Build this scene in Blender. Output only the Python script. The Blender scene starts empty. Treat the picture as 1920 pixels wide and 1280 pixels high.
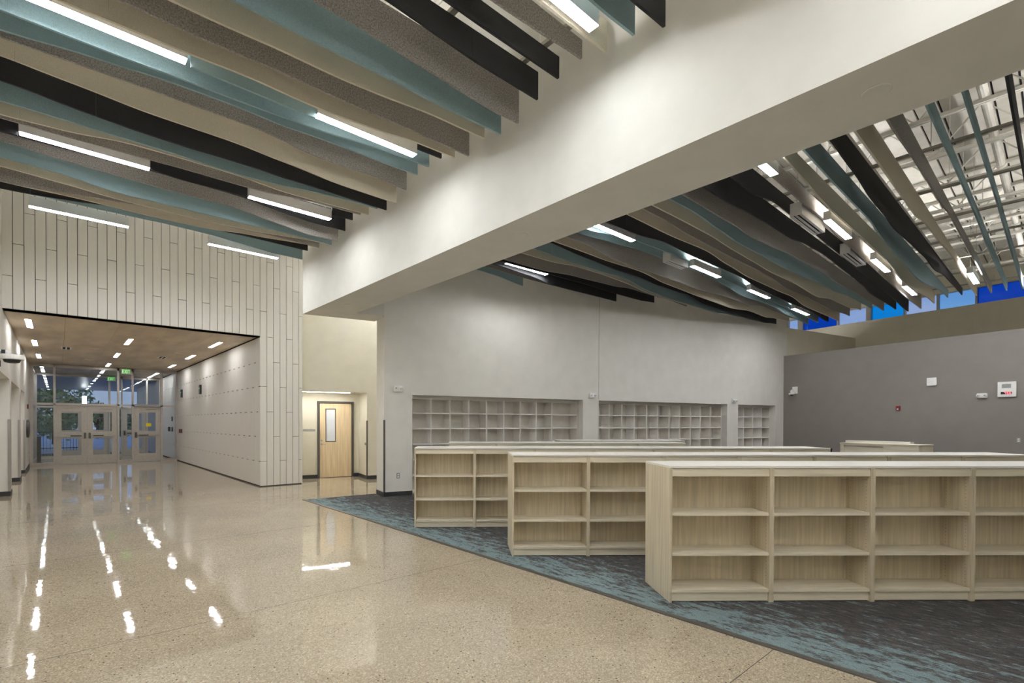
import bpy, bmesh, math, random
from mathutils import Vector, Matrix
random.seed(4)
S = bpy.context.scene
COL = S.collection
R = math.radians

# ---------------------------------------------------------------- camera
H = 1.6
FPX, CX, CY = 929.36036, 883.23485, 799.08723
def cam_axes(p, r, y):
    fwd = Vector((math.sin(y), math.cos(y), 0)); right = Vector((math.cos(y), -math.sin(y), 0)); up = Vector((0, 0, 1))
    f2 = fwd*math.cos(p)+up*math.sin(p); u2 = up*math.cos(p)-fwd*math.sin(p)
    return right*math.cos(r)+u2*math.sin(r), u2*math.cos(r)-right*math.sin(r), f2
ax, au, af = cam_axes(R(-0.40100212), R(0.10770263), R(39.81062888))
cd = bpy.data.cameras.new('camera'); cam = bpy.data.objects.new('camera', cd); COL.objects.link(cam)
m = Matrix((ax, au, -af)).transposed().to_4x4(); m.translation = (0, 0, H); cam.matrix_world = m
cd.sensor_fit = 'HORIZONTAL'; cd.sensor_width = 36; cd.lens = 36*FPX/1920
cd.shift_x = (960-CX)/1920; cd.shift_y = (CY-640)/1920; cd.clip_start = .05; cd.clip_end = 400
S.camera = cam

# ---------------------------------------------------------------- look, world, light levels
S.view_settings.view_transform = 'Standard'; S.view_settings.look = 'None'
S.view_settings.gamma = 1; S.view_settings.exposure = 0.0; S.view_settings.use_curve_mapping = False
try:
    S.cycles.use_denoising = True; S.cycles.denoiser = 'OPENIMAGEDENOISE'
    S.cycles.max_bounces = 7; S.cycles.diffuse_bounces = 5; S.cycles.glossy_bounces = 4
    S.cycles.transparent_max_bounces = 12; S.cycles.transmission_bounces = 4
    S.cycles.sample_clamp_indirect = 12; S.cycles.caustics_reflective = False; S.cycles.caustics_refractive = False
    S.cycles.use_light_tree = True
except Exception:
    pass
LAMP = 86.0      # pendant diffusers
UPLAMP = 80.0     # their upward glow
DOWN = 36.0      # recessed corridor lights
SKY = 0.85
w = bpy.data.worlds.new('dusk sky'); S.world = w; w.use_nodes = True
nt = w.node_tree; nt.nodes.clear()
tc = nt.nodes.new('ShaderNodeTexCoord'); sp = nt.nodes.new('ShaderNodeSeparateXYZ')
rp = nt.nodes.new('ShaderNodeValToRGB'); nz = nt.nodes.new('ShaderNodeTexNoise'); mp = nt.nodes.new('ShaderNodeMapping')
mxw = nt.nodes.new('ShaderNodeMixRGB'); bg = nt.nodes.new('ShaderNodeBackground'); ow = nt.nodes.new('ShaderNodeOutputWorld')
nt.links.new(tc.outputs['Generated'], sp.inputs[0]); nt.links.new(sp.outputs['Z'], rp.inputs[0])
e = rp.color_ramp.elements
e[0].position = 0.0; e[0].color = (.42, .50, .68, 1)
e[1].position = .7; e[1].color = (.12, .25, .62, 1)
x = rp.color_ramp.elements.new(.12); x.color = (.30, .45, .80, 1)
mp.inputs['Scale'].default_value = (2, 2, 14); nt.links.new(tc.outputs['Generated'], mp.inputs[0]); nt.links.new(mp.outputs[0], nz.inputs['Vector'])
nz.inputs['Scale'].default_value = 1.6; nz.inputs['Detail'].default_value = 5
cr = nt.nodes.new('ShaderNodeValToRGB'); cr.color_ramp.elements[0].position = .48; cr.color_ramp.elements[1].position = .72
cr.color_ramp.elements[1].color = (.5, .5, .5, 1)
nt.links.new(nz.outputs['Fac'], cr.inputs[0]); nt.links.new(cr.outputs[0], mxw.inputs[0])
nt.links.new(rp.outputs[0], mxw.inputs[1]); mxw.inputs[2].default_value = (.55, .62, .80, 1)
nt.links.new(mxw.outputs[0], bg.inputs[0]); bg.inputs[1].default_value = SKY; nt.links.new(bg.outputs[0], ow.inputs[0])

# ---------------------------------------------------------------- materials
def srgb(r, g, b):
    f = lambda c: (c/255/12.92) if c/255 <= .04045 else ((c/255+.055)/1.055)**2.4
    return (f(r), f(g), f(b), 1)
M = {}
def new(name):
    ma = bpy.data.materials.new(name); ma.use_nodes = True; n = ma.node_tree
    b = n.nodes['Principled BSDF']; M[name] = ma
    return ma, n, b
def mat(name, col, rough=.6, noise=0, scale=20, metal=0, bump=0, stretch=(1, 1, 1), spec=.5, detail=3, rnd=False):
    ma, n, b = new(name)
    b.inputs['Roughness'].default_value = rough; b.inputs['Metallic'].default_value = metal
    b.inputs['Specular IOR Level'].default_value = spec; b.inputs['Base Color'].default_value = col
    t = n.nodes.new('ShaderNodeTexCoord'); mpn = n.nodes.new('ShaderNodeMapping'); mpn.inputs['Scale'].default_value = stretch
    n.links.new(t.outputs['Object'], mpn.inputs[0])
    nn = n.nodes.new('ShaderNodeTexNoise'); nn.inputs['Scale'].default_value = scale; nn.inputs['Detail'].default_value = detail
    if rnd:
        oi = n.nodes.new('ShaderNodeObjectInfo'); ad = n.nodes.new('ShaderNodeVectorMath'); ml = n.nodes.new('ShaderNodeMath')
        ml.operation = 'MULTIPLY'; ml.inputs[1].default_value = 37.0
        n.links.new(oi.outputs['Random'], ml.inputs[0]); n.links.new(mpn.outputs[0], ad.inputs[0]); n.links.new(ml.outputs[0], ad.inputs[1])
        n.links.new(ad.outputs[0], nn.inputs['Vector'])
    else:
        n.links.new(mpn.outputs[0], nn.inputs['Vector'])
    if noise:
        r_ = n.nodes.new('ShaderNodeValToRGB'); a = r_.color_ramp.elements
        a[0].position = .32; a[1].position = .68
        a[0].color = tuple(c*(1-noise) for c in col[:3])+(1,); a[1].color = tuple(min(1, c*(1+noise)) for c in col[:3])+(1,)
        n.links.new(nn.outputs['Fac'], r_.inputs[0]); n.links.new(r_.outputs[0], b.inputs['Base Color'])
    if bump:
        bp = n.nodes.new('ShaderNodeBump'); bp.inputs['Strength'].default_value = bump; bp.inputs['Distance'].default_value = .01
        n.links.new(nn.outputs['Fac'], bp.inputs['Height']); n.links.new(bp.outputs[0], b.inputs['Normal'])
    return ma
def emit(name, col, k):
    ma, n, b = new(name); b.inputs['Base Color'].default_value = (.8, .8, .8, 1)
    b.inputs['Emission Color'].default_value = col; b.inputs['Emission Strength'].default_value = k
    return ma
def glass(name, tint, gloss=.08):
    ma, n, b = new(name); n.nodes.remove(b)
    tr = n.nodes.new('ShaderNodeBsdfTransparent'); tr.inputs[0].default_value = tint
    gl = n.nodes.new('ShaderNodeBsdfGlossy'); gl.inputs['Roughness'].default_value = .02
    fr = n.nodes.new('ShaderNodeFresnel'); fr.inputs[0].default_value = 1.45
    mx = n.nodes.new('ShaderNodeMixShader'); n.links.new(fr.outputs[0], mx.inputs[0])
    n.links.new(tr.outputs[0], mx.inputs[1]); n.links.new(gl.outputs[0], mx.inputs[2])
    n.links.new(mx.outputs[0], n.nodes['Material Output'].inputs[0])
    return ma
mat('white paint', (.66, .645, .60, 1), .75, .03, 3)
mat('cream paint', (.70, .665, .56, 1), .75, .03, 3)
mat('cool wall paint', (.75, .72, .665, 1), .75, .03, 3)
mat('grey wall paint', (.25, .222, .205, 1), .7, .03, 3)
mat('joist paint', (.82, .79, .72, 1), .55, .05, 6)
mat('channel steel', (.36, .34, .29, 1), .45, .08, 30, metal=.4)
mat('dark base', (.035, .036, .038, 1), .5, .1, 20)
mat('reveal', (.03, .03, .03, 1), .9, .1, 9)
mat('panel board', (.70, .68, .635, 1), .6, .035, 3, stretch=(60, 60, .6))
mat('white laminate', (.74, .70, .64, 1), .45, .04, 8)
mat('laminate edge', (.88, .85, .81, 1), .45, .04, 8)
mat('housing', (.62, .61, .59, 1), .45, .03, 8)
mat('white plastic', (.86, .85, .83, 1), .4, .02, 8)
mat('grey plastic', (.33, .33, .33, 1), .5, .05, 20)
mat('black plastic', (.015, .015, .017, 1), .35, .1, 20)
mat('red plastic', (.25, .02, .02, 1), .35, .1, 20)
mat('aluminium', (.50, .47, .43, 1), .4, .05, 12, metal=.35)
mat('steel', (.45, .44, .42, 1), .3, .08, 60, metal=.9, stretch=(1, 1, 30))
mat('dark steel', (.12, .115, .11, 1), .4, .08, 60, metal=.6)
mat('guard', (.13, .125, .115, 1), .4, .08, 40, metal=.5)
mat('black felt', (.020, .020, .022, 1), .95, .35, 160, bump=.3)
mat('gray felt', (.27, .25, .232, 1), .95, .42, 75, bump=.4, detail=6)
mat('teal felt', (.25, .36, .385, 1), .95, .10, 120, bump=.3)
mat('cream felt', (.59, .54, .43, 1), .95, .07, 120, bump=.3)
mat('plywood ceiling', (.62, .51, .375, 1), .45, .16, 2.2, stretch=(1.2, .35, 1))
mat('birch veneer', (.76, .60, .39, 1), .38, .10, 3, stretch=(7, 7, .45))
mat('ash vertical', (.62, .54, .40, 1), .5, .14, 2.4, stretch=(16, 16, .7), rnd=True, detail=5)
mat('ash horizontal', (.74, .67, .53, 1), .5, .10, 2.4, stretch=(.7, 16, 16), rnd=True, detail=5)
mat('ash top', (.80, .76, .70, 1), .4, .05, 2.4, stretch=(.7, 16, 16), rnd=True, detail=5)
mat('metal soffit', (.30, .31, .33, 1), .35, .15, 4, stretch=(1, 20, 1), metal=.3)
mat('asphalt', (.60, .64, .72, 1), .6, .2, 2)
mat('leaves', (.20, .26, .10, 1), .7, .5, 2)
mat('bark', (.05, .035, .025, 1), .9, .3, 9)
emit('led', (.955, .98, 1, 1), LAMP)
emit('led up', (1, .98, .95, 1), UPLAMP)
emit('recessed led', (.99, .98, .98, 1), DOWN)
emit('door led', (1, .98, .93, 1), 62)
emit('canopy led', (1, 1, 1, 1), 7)
emit('sign green', (.08, 1.0, .12, 1), 1.0)
emit('clock red', (1, .02, .06, 1), 3.0)
emit('yard lamp', (1, 1, 1, 1), 12)
mat('yellow', (.75, .62, .02, 1), .5, .03, 9)
glass('clear glass', (.95, .97, .97, 1)); glass('door glass', (.93, .95, .96, 1))
glass('deep blue glass', (.06, .33, .78, 1)); glass('azure glass', (.10, .74, 1, 1))
glass('light blue glass', (.68, .90, 1, 1)); glass('pale glass', (.97, .98, 1, 1))
mat('frosted lite', (.72, .76, .82, 1), .25, .03, 5)

# polished aggregate floor
ma, n, b = new('polished concrete')
t = n.nodes.new('ShaderNodeTexCoord')
def noise(sc, det=3, vec=None):
    q = n.nodes.new('ShaderNodeTexNoise'); q.inputs['Scale'].default_value = sc; q.inputs['Detail'].default_value = det
    n.links.new(vec or t.outputs['Object'], q.inputs['Vector']); return q
def ramp(src, stops):
    q = n.nodes.new('ShaderNodeValToRGB'); el = q.color_ramp.elements
    el[0].position, el[0].color = stops[0]; el[1].position, el[1].color = stops[-1]
    for p_, c_ in stops[1:-1]:
        z = el.new(p_); z.color = c_
    n.links.new(src, q.inputs[0]); return q
def mix(fac, a, b_, mode='MIX'):
    q = n.nodes.new('ShaderNodeMixRGB'); q.blend_type = mode
    for i_, v in ((0, fac), (1, a), (2, b_)):
        if hasattr(v, 'is_linked') or hasattr(v, 'links'): n.links.new(v, q.inputs[i_])
        else: q.inputs[i_].default_value = v
    return q
big = ramp(noise(.8, 4).outputs['Fac'], [(.3, (.37, .315, .243, 1)), (.7, (.45, .39, .305, 1))])
vg = n.nodes.new('ShaderNodeTexVoronoi'); vg.inputs['Scale'].default_value = 130; n.links.new(t.outputs['Object'], vg.inputs['Vector'])
sg = n.nodes.new('ShaderNodeSeparateColor'); n.links.new(vg.outputs['Color'], sg.inputs[0])
fine = ramp(sg.outputs[0], [(0, (.70, .66, .60, 1)), (.45, (.96, .95, .93, 1)), (.8, (1.10, 1.08, 1.04, 1)), (1, (1.45, 1.42, 1.34, 1))])
base = mix(1.0, big.outputs[0], fine.outputs[0], 'MULTIPLY')
vo = n.nodes.new('ShaderNodeTexVoronoi'); vo.inputs['Scale'].default_value = 48; n.links.new(t.outputs['Object'], vo.inputs['Vector'])
sepc = n.nodes.new('ShaderNodeSeparateColor'); n.links.new(vo.outputs['Color'], sepc.inputs[0])
dk = n.nodes.new('ShaderNodeMath'); dk.operation = 'GREATER_THAN'; dk.inputs[1].default_value = .94; n.links.new(sepc.outputs[0], dk.inputs[0])
lt = n.nodes.new('ShaderNodeMath'); lt.operation = 'GREATER_THAN'; lt.inputs[1].default_value = .86; n.links.new(sepc.outputs[1], lt.inputs[0])
near = n.nodes.new('ShaderNodeMath'); near.operation = 'LESS_THAN'; near.inputs[1].default_value = .30; n.links.new(vo.outputs['Distance'], near.inputs[0])
m1 = n.nodes.new('ShaderNodeMath'); m1.operation = 'MULTIPLY'; n.links.new(dk.outputs[0], m1.inputs[0]); n.links.new(near.outputs[0], m1.inputs[1])
m2 = n.nodes.new('ShaderNodeMath'); m2.operation = 'MULTIPLY'; n.links.new(lt.outputs[0], m2.inputs[0]); n.links.new(near.outputs[0], m2.inputs[1])
c1 = mix(m2.outputs[0], base.outputs[0], (.58, .50, .38, 1)); c2 = mix(m1.outputs[0], c1.outputs[0], (.09, .07, .055, 1))
n.links.new(c2.outputs[0], b.inputs['Base Color'])
rr = ramp(noise(1.3, 3).outputs['Fac'], [(.3, (.02, .02, .02, 1)), (.7, (.06, .06, .06, 1))]); n.links.new(rr.outputs[0], b.inputs['Roughness'])
bp = n.nodes.new('ShaderNodeBump'); bp.inputs['Strength'].default_value = .09; bp.inputs['Distance'].default_value = .02
n.links.new(noise(2.6, 3).outputs['Fac'], bp.inputs['Height']); n.links.new(bp.outputs[0], b.inputs['Normal'])
b.inputs['Specular IOR Level'].default_value = .75
# carpet
ma, n, b = new('carpet')
t = n.nodes.new('ShaderNodeTexCoord')
mp1 = n.nodes.new('ShaderNodeMapping'); mp1.inputs['Scale'].default_value = (7, 1.9, 1); mp1.inputs['Rotation'].default_value = (0, 0, R(4)); n.links.new(t.outputs['Object'], mp1.inputs[0])
st = noise(1.7, 12, mp1.outputs[0]); st.inputs['Roughness'].default_value = .80
sx = n.nodes.new('ShaderNodeSeparateXYZ'); n.links.new(t.outputs['Object'], sx.inputs[0])
mr = n.nodes.new('ShaderNodeMapRange'); mr.inputs['From Min'].default_value = 3.9; mr.inputs['From Max'].default_value = 5.0
mr.inputs['To Min'].default_value = .115; mr.inputs['To Max'].default_value = -.035; n.links.new(sx.outputs[0], mr.inputs[0])
ad = n.nodes.new('ShaderNodeMath'); ad.operation = 'ADD'; n.links.new(st.outputs['Fac'], ad.inputs[0]); n.links.new(mr.outputs[0], ad.inputs[1])
mp2 = n.nodes.new('ShaderNodeMapping'); mp2.inputs['Scale'].default_value = (60, 14, 1); n.links.new(t.outputs['Object'], mp2.inputs[0])
fk = noise(1.6, 3, mp2.outputs[0]); fm = n.nodes.new('ShaderNodeMath'); fm.operation = 'MULTIPLY_ADD'; fm.inputs[1].default_value = .30
n.links.new(fk.outputs['Fac'], fm.inputs[0]); n.links.new(ad.outputs[0], fm.inputs[2]); ad = fm
msk = ramp(ad.outputs[0], [(.675, (0, 0, 0, 1)), (.735, (1, 1, 1, 1))])
fl = noise(260, 2); flr = ramp(fl.outputs['Fac'], [(.3, (.6, .6, .6, 1)), (.7, (1.35, 1.35, 1.35, 1))])
b1 = ramp(noise(5, 6, mp1.outputs[0]).outputs['Fac'], [(.35, (.050, .052, .058, 1)), (.65, (.105, .092, .085, 1))])
cc = mix(msk.outputs[0], b1.outputs[0], (.185, .245, .258, 1)); c3 = mix(1.0, cc.outputs[0], flr.outputs[0], 'MULTIPLY')
n.links.new(c3.outputs[0], b.inputs['Base Color']); b.inputs['Roughness'].default_value = 1; b.inputs['Specular IOR Level'].default_value = .1
bp = n.nodes.new('ShaderNodeBump'); bp.inputs['Strength'].default_value = .5; bp.inputs['Distance'].default_value = .004
n.links.new(fl.outputs['Fac'], bp.inputs['Height']); n.links.new(bp.outputs[0], b.inputs['Normal'])

# ---------------------------------------------------------------- building helpers
class MB:
    """collects solids into one mesh"""
    def __init__(s, T=None):
        s.v = []; s.f = []; s.mi = []; s.T = T or Matrix.Identity(4)
    def add(s, vs, fs, mi=0):
        o = len(s.v); s.v += [tuple(s.T @ Vector(p)) for p in vs]; s.f += [tuple(i+o for i in q) for q in fs]; s.mi += [mi]*len(fs); return s
    def box(s, x0, x1, y0, y1, z0, z1, mi=0):
        return s.add([(x0, y0, z0), (x1, y0, z0), (x1, y1, z0), (x0, y1, z0), (x0, y0, z1), (x1, y0, z1), (x1, y1, z1), (x0, y1, z1)],
                     [(0, 3, 2, 1), (4, 5, 6, 7), (0, 1, 5, 4), (1, 2, 6, 5), (2, 3, 7, 6), (3, 0, 4, 7)], mi)
    def tube(s, a, b, r, n=8, r2=None, mi=0):
        a, b = Vector(a), Vector(b); r2 = r if r2 is None else r2
        d = (b-a).normalized(); u = d.orthogonal().normalized(); w_ = d.cross(u)
        vs = [a+(u*math.cos(k*math.tau/n)+w_*math.sin(k*math.tau/n))*r for k in range(n)]+[b+(u*math.cos(k*math.tau/n)+w_*math.sin(k*math.tau/n))*r2 for k in range(n)]
        fs = [(k, (k+1) % n, n+(k+1) % n, n+k) for k in range(n)]+[tuple(range(n-1, -1, -1)), tuple(range(n, 2*n))]
        return s.add(vs, fs, mi)
    def bar(s, a, b, w_, h_, mi=0):
        """rectangular bar between two points, h_ along the up-ish axis"""
        a, b = Vector(a), Vector(b); d = (b-a).normalized()
        side = d.cross(Vector((0, 0, 1)));
        if side.length < 1e-4: side = Vector((1, 0, 0))
        side.normalize(); up = side.cross(d).normalized(); side *= w_/2; up *= h_/2
        vs = [a-side-up, a+side-up, a+side+up, a-side+up, b-side-up, b+side-up, b+side+up, b-side+up]
        return s.add(vs, [(0, 1, 2, 3), (4, 7, 6, 5), (0, 4, 5, 1), (1, 5, 6, 2), (2, 6, 7, 3), (3, 7, 4, 0)], mi)
    def lathe(s, prof, axis_o=(0, 0, 0), n=16, axis='z', mi=0):
        """prof: (radius, height)"""
        vs = []
        for r_, h_ in prof:
            for k in range(n):
                c_, q_ = math.cos(k*math.tau/n)*r_, math.sin(k*math.tau/n)*r_
                p = {'z': (c_, q_, h_), 'y': (c_, h_, q_), 'x': (h_, c_, q_)}[axis]
                vs.append(tuple(p[i]+axis_o[i] for i in range(3)))
        fs = []
        for j in range(len(prof)-1):
            fs += [(j*n+k, j*n+(k+1) % n, (j+1)*n+(k+1) % n, (j+1)*n+k) for k in range(n)]
        fs += [tuple(range(n)), tuple(range((len(prof)-1)*n, len(prof)*n))]
        return s.add(vs, fs, mi)
    def prism(s, poly, z0, z1, mi=0):
        k = len(poly)
        return s.add([(x_, y_, z0) for x_, y_ in poly]+[(x_, y_, z1) for x_, y_ in poly],
                     [tuple(range(k-1, -1, -1)), tuple(range(k, 2*k))]+[(i, (i+1) % k, k+(i+1) % k, k+i) for i in range(k)], mi)
    def build(s, name, mats, parent=None, bevel=0, fix=True):
        me = bpy.data.meshes.new(name); me.from_pydata(s.v, [], s.f)
        if isinstance(mats, str): mats = [mats]
        for q in mats: me.materials.append(M[q])
        for p_, i_ in zip(me.polygons, s.mi): p_.material_index = i_
        if fix:
            bm = bmesh.new(); bm.from_mesh(me); bmesh.ops.recalc_face_normals(bm, faces=bm.faces)
            if bevel: bmesh.ops.bevel(bm, geom=list(bm.edges), offset=bevel, segments=2, affect='EDGES')
            bm.to_mesh(me); bm.free()
        me.update()
        o = bpy.data.objects.new(name, me); COL.objects.link(o)
        if parent is not None: o.parent = parent
        return o
def frame(ox, oy, ang, oz=0): return Matrix.Translation((ox, oy, oz)) @ Matrix.Rotation(ang, 4, 'Z')
def tag(o, label=None, cat=None, group=None, kind=None):
    if label: o['label'] = label
    if cat: o['category'] = cat
    if group: o['group'] = group
    if kind: o['kind'] = kind
    return o
def struct(name, mb, mats, parent=None, bevel=0):
    o = mb.build(name, mats, parent, bevel)
    if parent is None: o['kind'] = 'structure'
    return o
def empty(name, loc=(0, 0, 0), rz=0, T=None):
    o = bpy.data.objects.new(name, None); COL.objects.link(o); o.empty_display_size = .1
    if T is not None: o.matrix_world = T
    else:
        o.location = loc; o.rotation_euler = (0, 0, rz)
    return o
def copy_tree(o, parent=None):
    c = o.copy(); COL.objects.link(c); c.parent = parent
    for ch in list(o.children): copy_tree(ch, c)
    return c
ORD = ['first', 'second', 'third', 'fourth', 'fifth', 'sixth', 'seventh', 'eighth', 'ninth', 'tenth', 'eleventh', 'twelfth', 'thirteenth', 'fourteenth', 'fifteenth', 'sixteenth', 'seventeenth', 'eighteenth']
WA = R(12.25715665)                       # the library walls stand turned by this angle
FW_ = frame(5.398, 9.401, -WA)            # library cubby wall: x along it, y behind it
FN = frame(19.512, 6.334, -WA-math.pi/2)  # grey wall: x along it towards the viewer, y behind it
FC = frame(24.363, 5.281, -WA-math.pi/2)  # clerestory wall
FD = frame(6.727, 12.679, -WA)            # wall with the maple door
ROOF = 6.9
LB={
0:('black',[(3.35,4.81),(3.82,4.85)]),
1:('teal',[(3.23,4.92),(3.44,4.92),(3.82,4.95)]),
2:('cream',[(2.93,4.94),(3.45,4.95),(3.84,4.96)]),
3:('gray',[(2.68,4.99),(3.06,5.01),(3.84,5.06)]),
4:('black',[(2.42,5.03),(2.8,5.02),(3.19,5.02),(3.8,5.02)]),
5:('black',[(2.06,5.01),(2.48,4.98),(2.98,4.95),(3.46,4.95),(3.83,4.95)]),
6:('gray',[(1.55,4.92),(1.79,4.92),(2.67,4.87),(3.1,4.84),(3.53,4.82),(3.82,4.84)]),
7:('teal',[(1.04,4.82),(1.33,4.82),(1.92,4.82),(2.36,4.83),(2.87,4.82),(3.21,4.83),(3.82,4.84)]),
8:('cream',[(0.65,4.8),(1.04,4.8),(1.42,4.82),(2.05,4.82),(2.52,4.85),(3.07,4.9),(3.58,4.91),(3.8,4.92)]),
9:('gray',[(0.38,4.83),(0.57,4.82),(0.71,4.81),(1.11,4.81),(1.47,4.83),(1.8,4.82),(2.18,4.82),(2.5,4.82),(2.9,4.83),(3.81,4.83)]),
10:('cream',[(0.0,4.81),(0.75,4.82),(0.88,4.82),(1.36,4.84),(2.0,4.82),(2.65,4.85),(3.29,4.91),(3.8,4.92)]),
11:('mix',[(-0.21,4.88),(0.92,4.89),(1.44,4.89),(2.14,4.88),(3.48,5.02),(3.81,5.03)]),
12:('teal',[(-0.35,4.9),(0.04,4.9),(0.47,4.9),(0.84,4.91),(1.59,4.92),(2.23,4.94),(3.12,5.01),(3.62,5.02),(3.8,5.03)]),
13:('teal',[(-0.36,4.9),(0.16,4.96),(0.88,5.01),(1.51,5.02),(1.98,5.0),(2.43,5.02),(3.63,5.02),(3.81,5.03)]),
14:('gray',[(-0.38,5.0),(0.24,5.01),(0.92,5.02),(1.16,5.02),(1.82,5.02),(2.35,4.95),(2.84,4.93),(3.37,4.95),(3.8,4.92)]),
15:('cream',[(-0.4,4.99),(0.11,4.96),(0.77,4.92),(0.96,4.92),(1.6,4.92),(2.23,4.88),(2.97,4.83),(3.81,4.83)]),
16:('black',[(-0.42,4.9),(0.26,4.85),(0.57,4.83),(1.01,4.82),(1.67,4.83),(2.33,4.82),(3.1,4.82),(3.8,4.82)]),
17:('teal',[(-0.44,4.83),(-0.1,4.84),(0.27,4.83),(1.05,4.83),(1.74,4.81),(2.42,4.84),(2.75,4.89),(3.58,4.93),(3.81,4.93)]),
18:('cream',[(-0.46,4.82),(0.12,4.85),(0.61,4.92),(1.09,4.93),(1.81,4.93),(2.52,4.89),(3.37,4.91),(3.81,4.93)]),
19:('gray',[(-0.47,4.91),(-0.31,4.91),(0.89,4.92),(1.13,4.93),(2.07,4.93),(3.3,5.01),(3.68,5.01),(3.81,5.02)]),
20:('black',[(-0.49,4.89),(-0.32,4.89),(0.93,4.93),(1.17,4.9),(1.95,4.91),(2.14,4.91),(3.45,5.0),(3.81,5.02)]),
21:('black',[(-0.51,5.0),(1.22,5.03),(2.05,5.02),(2.23,5.01),(2.71,4.95),(3.2,4.91),(3.81,4.92)]),
22:('gray',[(-0.53,5.01),(0.14,4.97),(0.71,4.95),(1.26,4.94),(2.09,4.94),(2.69,4.87),(3.31,4.8),(3.81,4.82)]),
23:('teal',[(-0.55,4.92),(0.05,4.9),(0.63,4.83),(1.3,4.83),(2.16,4.83),(2.78,4.84),(3.56,4.84),(3.82,4.83)]),
24:('cream',[(-0.57,4.91),(0.06,4.88),(0.65,4.84),(1.34,4.83),(1.73,4.82),(2.26,4.84),(3.81,4.93)]),
25:('gray',[(-0.58,4.81),(-0.14,4.83),(0.19,4.87),(0.71,4.91),(1.24,4.95),(2.33,4.93),(2.96,4.95),(3.82,4.93)]),
26:('cream',[(-0.6,4.91),(-0.28,4.91),(0.2,4.92),(0.68,4.91),(1.21,4.9),(1.98,4.91),(2.58,4.97),(3.82,5.04)]),
27:('black',[(-0.62,4.91),(-0.34,4.92),(0.21,4.96),(0.65,5.02),(1.32,5.05),(2.18,5.02),(2.66,5.03),(3.82,5.02)]),
28:('teal',[(-0.64,5.01),(-0.15,5.02),(0.21,5.02),(0.9,5.02),(1.41,5.03),(2.1,5.01),(2.74,4.96),(3.23,4.92),(3.83,4.92)]),
}
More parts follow.
